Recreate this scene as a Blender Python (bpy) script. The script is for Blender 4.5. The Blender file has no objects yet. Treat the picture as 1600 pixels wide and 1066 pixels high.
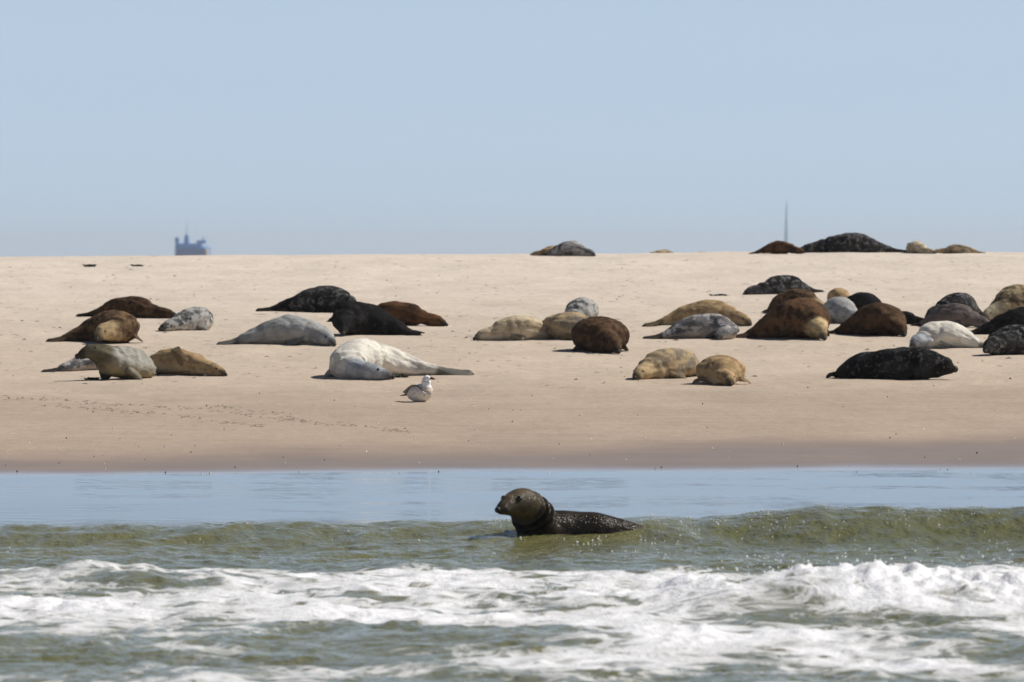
import bpy, bmesh, math, random
import numpy as np
from mathutils import Vector
R = math.radians
random.seed(7)
rng = np.random.default_rng(11)
sc = bpy.context.scene
COL = sc.collection

# ------------------------------------------------------------------ camera, sky, sun, exposure
CAM_H = 2.4            # metres above the sea: the deck of a small boat
F = 11460.0            # focal length in photo pixels (1600 wide)
ROW0 = 405.0           # photo row of the true horizon
cam = bpy.data.cameras.new('camera'); camo = bpy.data.objects.new('camera', cam); COL.objects.link(camo)
cam.sensor_width = 36.0; cam.lens = 36.0 * F / 1600.0
cam.clip_start = 1.0; cam.clip_end = 40000.0
camo.location = (0, 0, CAM_H)
camo.rotation_euler = (R(90) - math.atan((533.0 - ROW0) / F), 0, 0)
cam.dof.use_dof = True; cam.dof.focus_distance = 84.0; cam.dof.aperture_fstop = 6.3
sc.camera = camo

SUN_AZ, SUN_EL = 72.0, 47.0      # azimuth from +Y towards +X
w = bpy.data.worlds.new('World'); sc.world = w; w.use_nodes = True
wn, wl = w.node_tree.nodes, w.node_tree.links
sky = wn.new('ShaderNodeTexSky'); sky.sky_type = 'NISHITA'; sky.sun_disc = False
sky.sun_elevation = R(SUN_EL); sky.sun_rotation = R(SUN_AZ)
sky.air_density = 0.45; sky.dust_density = 0.0; sky.ozone_density = 1.0; sky.altitude = 0
tint = wn.new('ShaderNodeVectorMath'); tint.operation = 'MULTIPLY'; tint.inputs[1].default_value = (1.0, 1.0, 1.05)
wl.new(sky.outputs[0], tint.inputs[0])
# the pale blue sea air that lies evenly round the whole horizon and thins out by about 20 degrees up
wtc = wn.new('ShaderNodeTexCoord'); wsep = wn.new('ShaderNodeSeparateXYZ'); wl.new(wtc.outputs['Generated'], wsep.inputs[0])
wmr = wn.new('ShaderNodeMapRange'); wmr.interpolation_type = 'SMOOTHSTEP'; wl.new(wsep.outputs['Z'], wmr.inputs[0])
for i_, v_ in zip((1, 2, 3, 4), (-.02, .42, .88, 0.0)): wmr.inputs[i_].default_value = v_
wmx = wn.new('ShaderNodeMix'); wmx.data_type = 'RGBA'; wl.new(wmr.outputs[0], wmx.inputs[0]); wl.new(tint.outputs[0], wmx.inputs[6])
wmx.inputs[7].default_value = (.515 / .062, .65 / .062, .81 / .062, 1); wl.new(wmx.outputs[2], wn['Background'].inputs[0]); wn['Background'].inputs[1].default_value = 0.062
sun = bpy.data.lights.new('sun', 'SUN'); suno = bpy.data.objects.new('sun', sun); COL.objects.link(suno)
sun.energy = 5.0; sun.angle = R(0.53); sun.color = (1.0, 0.95, 0.88)
sdir = Vector((math.sin(R(SUN_AZ)) * math.cos(R(SUN_EL)), math.cos(R(SUN_AZ)) * math.cos(R(SUN_EL)), math.sin(R(SUN_EL))))
suno.rotation_euler = sdir.to_track_quat('Z', 'Y').to_euler(); suno.location = (20, 60, 40)
sc.view_settings.view_transform = 'Standard'; sc.view_settings.look = 'None'
sc.view_settings.exposure = 0.0; sc.view_settings.gamma = 1.0; sc.view_settings.use_curve_mapping = False
sc.render.engine = 'CYCLES'
sc.cycles.use_denoising = True
sc.cycles.max_bounces = 6; sc.cycles.volume_bounces = 1
sc.cycles.caustics_reflective = False; sc.cycles.caustics_refractive = False

# ------------------------------------------------------------------ noise in numpy
_perm = rng.permutation(512).astype(np.int64)
_grad = np.stack([np.cos(np.arange(512) * 2.399963), np.sin(np.arange(512) * 2.399963)], -1)
def perlin(x, y, seed=0):
    xi = np.floor(x).astype(np.int64); yi = np.floor(y).astype(np.int64)
    xf = x - xi; yf = y - yi
    u = xf * xf * xf * (xf * (xf * 6 - 15) + 10); v = yf * yf * yf * (yf * (yf * 6 - 15) + 10)
    def g(i, j, a, b):
        h = _perm[(_perm[(i + seed * 37) & 511] + j) & 511]
        gr = _grad[h]; return gr[..., 0] * a + gr[..., 1] * b
    n00 = g(xi, yi, xf, yf); n10 = g(xi + 1, yi, xf - 1, yf)
    n01 = g(xi, yi + 1, xf, yf - 1); n11 = g(xi + 1, yi + 1, xf - 1, yf - 1)
    return 1.5 * ((n00 * (1 - u) + n10 * u) * (1 - v) + (n01 * (1 - u) + n11 * u) * v)
def fbm(x, y, octs=4, seed=0, gain=0.5):
    s = 0; a = 1.0
    for o in range(octs):
        s = s + a * perlin(x * 2 ** o + 17.3 * o, y * 2 ** o - 9.1 * o, seed + o); a *= gain
    return s
def sstep(a, b, x):
    t = np.clip((x - a) / (b - a), 0, 1); return t * t * (3 - 2 * t)

# ------------------------------------------------------------------ node helpers
def lin(c): return tuple(c) + (1.0,)
class NT:
    def __init__(self, name):
        self.m = bpy.data.materials.new(name); self.m.use_nodes = True
        self.n = self.m.node_tree.nodes; self.l = self.m.node_tree.links
        self.b = self.n['Principled BSDF']
    def new(self, t, **kw):
        o = self.n.new(t)
        for k, v in kw.items(): setattr(o, k, v)
        return o
    def put(self, sock, v):
        if isinstance(v, bpy.types.NodeSocket): self.l.new(v, sock)
        elif isinstance(v, (tuple, list)) and len(v) == 3 and sock.type == 'RGBA': sock.default_value = lin(v)
        else: sock.default_value = v
    def math(self, op, a, b=0.0, c=None, clamp=False):
        o = self.new('ShaderNodeMath', operation=op); o.use_clamp = clamp
        self.put(o.inputs[0], a); self.put(o.inputs[1], b)
        if c is not None: self.put(o.inputs[2], c)
        return o.outputs[0]
    def mix(self, f, a, b):
        o = self.new('ShaderNodeMix', data_type='RGBA')
        self.put(o.inputs[0], f); self.put(o.inputs[6], a); self.put(o.inputs[7], b); return o.outputs[2]
    def ramp(self, v, a, b, lo=0.0, hi=1.0):
        o = self.new('ShaderNodeMapRange', interpolation_type='SMOOTHSTEP')
        self.put(o.inputs[0], v); self.put(o.inputs[1], a); self.put(o.inputs[2], b)
        self.put(o.inputs[3], lo); self.put(o.inputs[4], hi); return o.outputs[0]
    def noise(self, vec, scale, detail=3.0, rough=0.55, w_=None, dist=0.0):
        o = self.new('ShaderNodeTexNoise')
        if w_ is not None:
            o.noise_dimensions = '4D'; self.put(o.inputs['W'], w_)
        self.put(o.inputs['Vector'], vec); o.inputs['Scale'].default_value = scale
        o.inputs['Detail'].default_value = detail; o.inputs['Roughness'].default_value = rough
        o.inputs['Distortion'].default_value = dist; return o.outputs[0]
    def scaled(self, vec, s):
        o = self.new('ShaderNodeMapping'); o.inputs['Scale'].default_value = s
        self.l.new(vec, o.inputs[0]); return o.outputs[0]
    def bump(self, h, strength, dist, normal=None):
        o = self.new('ShaderNodeBump'); o.inputs['Strength'].default_value = strength
        o.inputs['Distance'].default_value = dist; self.put(o.inputs['Height'], h)
        if normal is not None: self.l.new(normal, o.inputs['Normal'])
        return o.outputs[0]
    def attr(self, name):
        o = self.new('ShaderNodeAttribute'); o.attribute_name = name; return o.outputs['Fac']
    def set(self, **kw):
        for k, v in kw.items(): self.put(self.b.inputs[k.replace('_', ' ')], v)

def plain(name, col, rough=0.6, metal=0.0, var=0.15, scale=8.0):
    t = NT(name); g = t.new('ShaderNodeTexCoord').outputs['Object']
    n = t.noise(g, scale, 4)
    t.set(Base_Color=t.mix(n, tuple(c * (1 - var) for c in col), tuple(min(1, c * (1 + var)) for c in col)), Roughness=rough, Metallic=metal)
    return t.m

def tag(o, label=None, cat=None, group=None, kind=None):
    for k, v in (('label', label), ('category', cat), ('group', group), ('kind', kind)):
        if v: o[k] = v
    return o
def mesh_obj(name, verts, faces, mat, parent=None, smooth=True):
    me = bpy.data.meshes.new(name); me.from_pydata([tuple(v) for v in verts], [], [tuple(f) for f in faces]); me.update()
    if smooth: me.polygons.foreach_set('use_smooth', [True] * len(me.polygons))
    if mat: me.materials.append(mat)
    o = bpy.data.objects.new(name, me); COL.objects.link(o)
    if parent: o.parent = parent
    return o
def grid_mesh(name, X, Y, Z, mat, attrs={}):
    ny, nx = X.shape
    co = np.stack([X, Y, Z], -1).reshape(-1, 3).astype(np.float32)
    i = np.arange((ny - 1) * (nx - 1)); r = i // (nx - 1); c = i % (nx - 1); a = r * nx + c
    q = np.stack([a, a + 1, a + nx + 1, a + nx], -1).astype(np.int32)
    me = bpy.data.meshes.new(name)
    me.vertices.add(len(co)); me.vertices.foreach_set('co', co.ravel())
    me.loops.add(q.size); me.loops.foreach_set('vertex_index', q.ravel())
    me.polygons.add(len(q)); me.polygons.foreach_set('loop_start', np.arange(0, q.size, 4, dtype=np.int32))
    me.polygons.foreach_set('use_smooth', np.ones(len(q), dtype=bool))
    me.update(calc_edges=True)
    for k, v in attrs.items():
        at = me.attributes.new(k, 'FLOAT', 'POINT'); at.data.foreach_set('value', v.astype(np.float32).ravel())
    me.materials.append(mat)
    o = bpy.data.objects.new(name, me); COL.objects.link(o); return o
def axis(dense, step, far, grow=1.25):
    """Dense samples between dense[0] and dense[1], then growing steps out to far[0] and far[1]."""
    a = list(np.arange(dense[0], dense[1] + step / 2, step))
    s, v = step, a[-1]
    while v < far[1]: s *= grow; v += s; a.append(v)
    s, v = step, a[0]; pre = []
    while v > far[0]: s *= grow; v -= s; pre.append(v)
    return np.array(pre[::-1] + a)

# ------------------------------------------------------------------ the sandbank's shape
_py = np.array([-400, 30, 60, 66, 70, 74, 76.2, 82, 90, 97, 105, 115, 125, 140, 150, 158, 161.5, 166, 175, 200, 230, 260, 600])
_pz = np.array([-3, -1.2, -.30, -.07, .03, .125, .1835, .30, .42, .52, .66, .99, 1.36, 1.85, 2.18, 2.44, 2.51, 2.50, 2.30, 1.2, 0, -1, -3])
_ty = np.arange(-400, 600, 0.1); _tz = np.interp(_ty, _py, _pz)
_k = np.exp(-0.5 * (np.arange(-30, 31) * 0.1 / 1.0) ** 2); _k /= _k.sum()
_tz = np.convolve(np.pad(_tz, 30, mode='edge'), _k, mode='valid')
def swash_shift(x, y): return (np.clip(0.22 * x, -6, 6) + .35 * np.sin(x * .62 + 2.2)) * sstep(64, 70, y) * (1 - sstep(84, 104, y))
def sand_base(x, y):
    sh = swash_shift(x, y)
    z = np.interp(y - sh, _ty, _tz)
    return z + 0.0055 * np.clip(x, -40, 40) * sstep(120, 158, y)
def sand_z(x, y):
    x = np.asarray(x, float); y = np.asarray(y, float)
    dry = sstep(80, 106, y)
    z = sand_base(x, y)
    z = z + 0.012 * fbm(x * .35, y * .22, 3, 3) * (0.15 + dry) + 0.010 * fbm(x * .9, y * .6, 3, 9) * dry
    z = z + 0.03 * fbm(x * .10, y * .05, 2, 21) * sstep(150, 160, y)
    return z
def ground_point(u, v):
    """Where the sight line through photo pixel (u, v) meets the sand."""
    y = np.arange(60.0, 162.0, 0.02); x = (u - 800) / F * y
    zr = CAM_H - (v - ROW0) / F * y
    hit = np.nonzero(sand_base(x, y) >= zr)[0]
    yy = y[hit[0]] if len(hit) else 160.5
    return float((u - 800) / F * yy), float(yy)

# ------------------------------------------------------------------ sand material and mesh
def sand_material():
    t = NT('beach_sand'); geo = t.new('ShaderNodeNewGeometry'); P = geo.outputs['Position']
    sep = t.new('ShaderNodeSeparateXYZ'); t.l.new(P, sep.inputs[0])
    damp_n = t.noise(t.scaled(P, (.25, .12, 1)), 1.0, 4)
    h = t.math('ADD', sep.outputs['Z'], t.math('MULTIPLY', t.math('SUBTRACT', damp_n, .5), .16))
    h = t.math('ADD', h, t.math('MULTIPLY', sep.outputs['X'], -.004))
    dry = t.ramp(h, .46, .78)                 # 0 = damp, 1 = dry
    dryer = t.ramp(h, .7, 2.3)
    wet = t.ramp(h, .37, .25)
    soak = t.ramp(t.math('ADD', sep.outputs['Z'], t.math('MULTIPLY', t.math('SUBTRACT', damp_n, .5), .05)), .222, .182)                 # 1 = soaked
    grain = t.noise(P, 60.0, 3); blot = t.noise(t.scaled(P, (.5, .16, 1)), 1.6, 5, .6)
    streak = t.noise(t.scaled(P, (.7, 2.2, 1)), 1.0, 5, .65)
    dcol = t.mix(dryer, (.50, .415, .325), (.615, .535, .45))
    col = t.mix(dry, (.395, .312, .24), dcol)
    col = t.mix(wet, col, (.25, .19, .15))
    k = t.math('ADD', .61, t.math('MULTIPLY', blot, .42)); k = t.math('ADD', k, t.math('MULTIPLY', streak, .30)); k = t.math('ADD', k, t.math('MULTIPLY', grain, .08))
    hsv = t.new('ShaderNodeHueSaturation'); t.put(hsv.inputs['Color'], col); t.put(hsv.inputs['Value'], k)
    # scattered dark crumbs of weed and shell grit
    crumb = t.noise(t.scaled(P, (2.2, .8, 1)), 2.4, 2, .5)
    crumb = t.math('MULTIPLY', t.ramp(crumb, .64, .74), t.math('MULTIPLY', dry, .6))
    col = t.mix(crumb, hsv.outputs[0], (.20, .16, .115))
    rough = t.math('SUBTRACT', t.math('SUBTRACT', .95, t.math('MULTIPLY', wet, .50)), t.math('MULTIPLY', soak, .33))
    hh = t.math('ADD', t.math('MULTIPLY', t.noise(t.scaled(P, (1, .5, 1)), 5.0, 4), 1.0), t.math('MULTIPLY', grain, .12))
    fine = t.math('SUBTRACT', 1.02, wet)
    t.set(Base_Color=col, Roughness=rough)
    bp = t.new('ShaderNodeBump'); t.put(bp.inputs['Strength'], t.math('MULTIPLY', fine, .5)); bp.inputs['Distance'].default_value = .05
    t.put(bp.inputs['Height'], hh); t.put(t.b.inputs['Normal'], bp.outputs[0])
    t.set(Specular_IOR_Level=t.math('ADD', t.math('ADD', .08, t.math('MULTIPLY', wet, .22)), t.math('MULTIPLY', soak, .25)))
    return t.m
xs = axis((-13, 13), .11, (-1200, 1200), 1.18); ys = axis((70, 165), .2, (40, 320), 1.15)
X, Y = np.meshgrid(xs, ys); Z = sand_z(X, Y)
# drag marks and small hollows as real relief
Z += -0.012 * sstep(.25, .6, fbm(X * 1.3, Y * .9, 3, 31)) * sstep(90, 106, Y)
tag(grid_mesh('sandbank', X, Y, Z, sand_material()), kind='structure')

# ------------------------------------------------------------------ the sea: one sheet to the horizon, wave relief near the boat
def sea_fields(x, y):
    near = (1 - sstep(7, 12, np.abs(x))) * sstep(30, 38, y) * (1 - sstep(100, 130, y))
    wx = x + .5 * fbm(x * .5, y * .3, 2, 41); wy = y + .5 * fbm(x * .45 + 7, y * .3, 2, 43)
    # calm backwash film next to the sand, choppy sea this side of the first wave
    chop_amt = 1 - sstep(62.6, 64.6, y)
    z = (.032 * fbm(wx * .8, wy * .55, 3, 51) + .022 * fbm(wx * 2.4, wy * 1.9, 3, 55) + .006 * fbm(wx * 7, wy * 6, 2, 57)) * chop_amt
    z = z + .0018 * fbm(x * .6, y * .25, 2, 59) + .0170 * (np.clip(y - swash_shift(x, y), 65.4, 76.2) - 65.4)
    z = z - .035 * sstep(64.5, 62.0, y) 
    # first wave: low green swell whose crest stands against the bright film
    c1 = 63.5 + .30 * np.sin(x * .55 + .6) + .25 * fbm(x * .5, x * 0 + 3.1, 2, 61)
    a1 = .13 + .125 * sstep(.6, 3.0, x) - .02 * sstep(3.6, 5.0, x) - .02 * sstep(-2, -4.4, x) + .025 * fbm(x * 1.7, x * 0 + .5, 3, 63)
    d = y - c1
    z = z + a1 * np.where(d < 0, np.exp(-(d / 1.05) ** 2), np.exp(-(d / .42) ** 2))
    # second line: breaker, tall on one side and a foam-streaked hump on the other
    c2 = 52.0 + .45 * np.sin(x * .8 + 2.0) + .35 * fbm(x * .7, x * 0 + 8.1, 2, 65)
    a2 = .05 + .12 * sstep(.7, 1.6, x) + .07 * sstep(1.6, 2.2, x) - .03 * sstep(2.8, 3.3, x) + .03 * sstep(3.4, 4.2, x)
    a2 = a2 + .03 * fbm(x * 2.2, x * 0 + 1.5, 3, 67)
    d2 = y - c2
    br = np.where(d2 < 0, np.exp(-(d2 / 1.5) ** 2), np.exp(-(d2 / .45) ** 2))
    z = z + a2 * br
    c3 = 55.3 + .3 * np.sin(x * 1.1) ; d3 = y - c3
    a3 = .14 * np.exp(-((x + 2.9) / 1.25) ** 2) * (1 + .25 * fbm(x * 3, x * 0 + 4, 2, 69)) + .05 * np.exp(-((x + .2) / .8) ** 2)
    z = z + a3 * np.where(d3 < 0, np.exp(-(d3 / 1.3) ** 2), np.exp(-(d3 / .5) ** 2))
    c4 = 46.2 + .4 * np.sin(x * .7 + 1.0) + .3 * fbm(x * .6, x * 0 + 2, 2, 71); d4 = y - c4
    z = z + (.055 + .03 * np.sin(x * 1.3)) * np.exp(-(d4 / 1.1) ** 2)
    # foam density
    f = .76 * sstep(46.4, 49.2, y + 1.3 * fbm(x * .55, y * .25, 3, 73)) * (1 - sstep(56.8, 58.2, y + .5 * fbm(x * .8, y * .4, 2, 75)))
    f = f + .22 * sstep(56.5, 58.0, y) * (1 - sstep(59.3, 60.8, y)) + .20 * sstep(58, 59, y) * (1 - sstep(60, 61.5, y)) * sstep(1.8, 3.4, x)
    f = f - .22 * np.exp(-((x + 2.7) / 1.1) ** 2 - ((y - 54.2) / 1.3) ** 2)          # streaked hump
    f = f - .40 * np.exp(-((x - 2.25) / .75) ** 2 - ((y - 49.3) / .9) ** 2)           # bare green face under the breaker
    f = f - .18 * np.exp(-((x - .45) / .8) ** 2 - ((y - 50.5) / 1.2) ** 2)
    f = f + .30 * np.exp(-((d2) / .9) ** 2) * sstep(.3, 1.3, x) + .1 * br * sstep(-.6, -2.4, x)
    f = f + .70 * sstep(47.8, 47.0, y) * (1 - .8 * np.exp(-((x + 2.3) / 1.4) ** 2 - ((y - 46.8) / .8) ** 2)) * (.75 + .5 * fbm(x * .5, y * .35, 2, 77))
    f = f + .30 * np.exp(-((x - 1.2) / 1.6) ** 2 - ((y - 46.3) / .7) ** 2)
    f = f + .035 * sstep(66, 63.5, y) + .06 * (sstep(63, 62, y) - sstep(60, 59, y) * 0) * .3
    f = f * (.92 + .30 * fbm(x * .8, y * .55, 3, 87))
    f = np.clip(f, 0, 1.0)
    # broken white water stands up in lumps
    lump = np.abs(fbm(x * 3.0, y * 1.8, 4, 81, .6)); lump2 = fbm(x * 7.5, y * 4.5, 3, 83)
    k = sstep(.72, 1.0, f)
    z = z + k * (.022 * lump + .014 * lump2) + k * br * sstep(.6, 1.4, x) * (.03 * lump + .03 * np.abs(lump2))
    return z * near, f * near
xs = axis((-5.4, 5.4), .028, (-9000, 9000), 1.22)
ya = np.arange(40.2, 65.2, .034); yb = np.arange(65.2, 90, .12)
yc = axis((90, 91), .3, (90, 14000), 1.22); yc = yc[yc > 90.1]
yp = axis((39, 40.15), .06, (-9000, 40), 1.25); yp = yp[yp < 40.18]
ys = np.concatenate([yp, ya, yb, yc])
X, Y = np.meshgrid(xs, ys); Z, FO = sea_fields(X, Y)
def sea_material():
    t = NT('sea_water'); geo = t.new('ShaderNodeNewGeometry'); P = geo.outputs['Position']
    foam = t.attr('foam')
    sep = t.new('ShaderNodeSeparateXYZ'); t.l.new(P, sep.inputs[0])
    warp = t.new('ShaderNodeTexNoise'); warp.inputs['Scale'].default_value = 1.3; t.l.new(P, warp.inputs['Vector'])
    wv = t.new('ShaderNodeVectorMath', operation='MULTIPLY_ADD'); t.l.new(warp.outputs['Color'], wv.inputs[0]); wv.inputs[1].default_value = (.9, .7, .2); t.l.new(P, wv.inputs[2])
    Q = t.scaled(wv.outputs[0], (1.0, .62, .5))
    n1 = t.noise(Q, 2.3, 6, .62); n2 = t.noise(Q, 9.0, 4, .6)
    ridge = t.math('ABSOLUTE', t.math('SUBTRACT', n1, .5))
    web = t.math('SUBTRACT', 1.0, t.math('MULTIPLY', ridge, 7.0), clamp=True)       # thin foam nets
    v = t.math('ADD', t.math('MULTIPLY', n1, .55), t.math('MULTIPLY', n2, .28))
    v = t.math('ADD', v, t.math('MULTIPLY', web, .26))
    thr = t.math('SUBTRACT', 1.02, t.math('MULTIPLY', foam, .78))
    diff = t.math('SUBTRACT', v, thr)
    mask = t.ramp(diff, -.05, .11)
    film = t.ramp(sep.outputs['Y'], 64.3, 67.5)
    deep = t.noise(t.scaled(P, (.35, .2, 1)), 1.0, 3)
    body = t.mix(deep, (.10, .108, .036), (.195, .182, .078))
    body = t.mix(film, body, (.05, .055, .06))
    churn = t.math('MULTIPLY', t.ramp(foam, .3, .9), .5)
    body = t.mix(churn, body, (.28, .26, .17))
    # ripples: small facets that throw sun sparks, fading out on the calm film
    pat = t.ramp(t.noise(t.scaled(P, (.22, .55, 1)), 1.0, 4, .6), .40, .62)
    calm = t.math('SUBTRACT', 1.0, film)
    r1 = t.noise(t.scaled(P, (1, .7, 1)), 5.0, 3, .6); r2 = t.noise(t.scaled(P, (1, .75, 1)), 19.0, 3, .65)
    rip = t.math('ADD', t.math('MULTIPLY', r1, 1.0), t.math('MULTIPLY', r2, .34))
    bp = t.new('ShaderNodeBump'); bp.inputs['Distance'].default_value = .075; t.put(bp.inputs['Strength'], t.math('MULTIPLY', calm, .8)); t.put(bp.inputs['Height'], rip)
    fr = t.noise(t.scaled(P, (1.6, 9.0, 1)), 1.0, 2, .6)
    b2 = t.new('ShaderNodeBump'); b2.inputs['Distance'].default_value = .005; t.put(b2.inputs['Height'], fr); t.l.new(bp.outputs[0], b2.inputs['Normal'])
    t.put(b2.inputs['Strength'], t.math('MULTIPLY', film, t.math('ADD', .12, t.math('MULTIPLY', pat, .88)))); bp = b2
    t.set(Base_Color=body, Roughness=t.math('SUBTRACT', .07, t.math('MULTIPLY', film, .04)), IOR=1.33, Normal=bp.outputs[0])
    fo = t.new('ShaderNodeBsdfPrincipled'); fn = t.noise(P, 26.0, 4, .65)
    thick = t.ramp(diff, -.02, .30)
    t.put(fo.inputs['Base Color'], t.mix(thick, (.56, .56, .54), (.86, .86, .87))); fo.inputs['Roughness'].default_value = .55
    fb = t.bump(t.math('ADD', fn, t.math('MULTIPLY', n2, 1.2)), .45, .04); t.l.new(fb, fo.inputs['Normal'])
    fo.inputs['Specular IOR Level'].default_value = .3
    mx = t.new('ShaderNodeMixShader'); t.put(mx.inputs[0], mask); t.l.new(t.b.outputs[0], mx.inputs[1]); t.l.new(fo.outputs[0], mx.inputs[2])
    t.l.new(mx.outputs[0], t.n['Material Output'].inputs[0])
    return t.m
tag(grid_mesh('sea', X, Y, Z, sea_material(), {'foam': FO}), kind='structure')

# droplets thrown up by the breaker, and white drops standing in for sun glints
def spray_glints():
    bm = bmesh.new()
    def drop(p, r):
        vs = [bm.verts.new((p[0] + r * a, p[1] + r * b, p[2] + r * c)) for a, b, c in ((1, 0, 0), (-1, 0, 0), (0, 1, 0), (0, -1, 0), (0, 0, 1.2), (0, 0, -1.2))]
        for f in ((0, 2, 4), (2, 1, 4), (1, 3, 4), (3, 0, 4), (2, 0, 5), (1, 2, 5), (3, 1, 5), (0, 3, 5)): bm.faces.new([vs[i] for i in f])
    for cx, n, hgt, wd in ((0.0, 90, .10, .28), (1.35, 120, .10, .3), (1.9, 120, .10, .3), (2.5, 80, .07, .3), (3.35, 140, .14, .3), (-2.6, 60, .05, .5), (.6, 60, .07, .4)):
        n = n // 2
        for _ in range(n):
            x = random.gauss(cx, wd); y = 52.0 + .45 * math.sin(x * .8 + 2) + random.gauss(.1, .3)
            z, _f = sea_fields(np.array([x]), np.array([y]))
            drop((x, y, float(z[0]) + abs(random.gauss(0, hgt * .6)) + .01), random.uniform(.003, .009))
    for c in range(120):  # clusters of white drops around the first wave, added as sun sparkle
        cx = random.choice((random.uniform(-4.8, 4.8), random.gauss(3.3, .9), random.gauss(.9, .6))); cy = random.choice((random.gauss(63.0, .4), random.uniform(58.5, 63.5)))
        for _ in range(random.choice((1, 1, 2, 3, 5, 9))):
            x = random.gauss(cx, .09); y = random.gauss(cy, .25)
            z, _f = sea_fields(np.array([x]), np.array([y])); drop((x, y, float(z[0]) + random.uniform(0, .012)), random.uniform(.003, .008) * random.choice((1, 1, 1, 1.5)))
    me = bpy.data.meshes.new('spray_glints'); bm.to_mesh(me); bm.free()
    st = NT('spray_glint_white'); st.set(Base_Color=(.9, .91, .92), Roughness=.2)
    tr = st.new('ShaderNodeBsdfTranslucent'); tr.inputs[0].default_value = (.95, .95, .95, 1); mx = st.new('ShaderNodeMixShader'); mx.inputs[0].default_value = .5
    st.l.new(st.b.outputs[0], mx.inputs[1]); st.l.new(tr.outputs[0], mx.inputs[2]); st.l.new(mx.outputs[0], st.n['Material Output'].inputs[0])
    me.materials.append(st.m)
    o = bpy.data.objects.new('spray_glints', me); COL.objects.link(o); tag(o, 'white breaker droplets and white drops standing in for sun glints along the waves', kind='stuff')
spray_glints()

# ------------------------------------------------------------------ seals
def fur(name, base, spot, amt=.5, scale=7.0, belly=None, head=None, tail=(.03, .026, .022), rough=.8, fine=.6, hard=.10, spec=.05, coat=0.0):
    """Seal coat: mottling that stays with the animal, pale belly, head and flipper colour; some heads carry painted shade."""
    t = NT(name); P = t.new('ShaderNodeTexCoord').outputs['Object']
    rnd = t.math('MULTIPLY', t.new('ShaderNodeObjectInfo').outputs['Random'], 40.0)
    along, dors = t.attr('along'), t.attr('dorsal')
    big = t.noise(P, 2.6, 3, .55, rnd); sp = t.noise(P, scale, 3, .6, rnd); hair = t.noise(t.scaled(P, (1, 1, 2.0)), 55.0, 3, .7, rnd)
    col = t.mix(t.ramp(big, .35, .68), base, tuple(b * .55 + s * .45 for b, s in zip(base, spot)))
    thr = .5 + (.5 - amt) * .35
    col = t.mix(t.ramp(sp, thr - hard, thr + hard), col, spot)
    if belly:
        k = t.ramp(t.math('ADD', dors, t.math('MULTIPLY', t.math('SUBTRACT', sp, .5), .9)), .05, -.65)
        col = t.mix(t.math('MULTIPLY', k, .85), col, belly)
    if head:
        k = t.ramp(t.math('ADD', along, t.math('MULTIPLY', t.math('SUBTRACT', big, .5), .16)), .25, .15)
        col = t.mix(k, col, t.mix(t.ramp(sp, .4, .62), head, tuple(h * .6 for h in head)))
    muzzle = t.ramp(along, .055, .012)
    col = t.mix(t.math('MULTIPLY', muzzle, .75), col, (.03, .024, .02))
    k = t.ramp(along, .86, .93); col = t.mix(k, col, tail)
    flip = t.attr('flipper'); col = t.mix(t.math('MULTIPLY', flip, .8), col, tuple(.5 * a + .5 * b * .5 for a, b in zip(tail, base)))
    hv = t.new('ShaderNodeHueSaturation'); t.put(hv.inputs['Color'], col); t.put(hv.inputs['Value'], t.math('ADD', 1 - fine * .5, t.math('MULTIPLY', hair, fine)))
    t.set(Base_Color=hv.outputs[0], Roughness=rough, Specular_IOR_Level=spec)
    t.set(Normal=t.bump(t.math('ADD', hair, t.math('MULTIPLY', sp, .8)), .45, .02))
    if coat: t.set(Coat_Weight=coat, Coat_Roughness=.2, Coat_Normal=t.bump(t.noise(P, 26.0, 3, .6), .6, .03))
    return t.m
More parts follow.
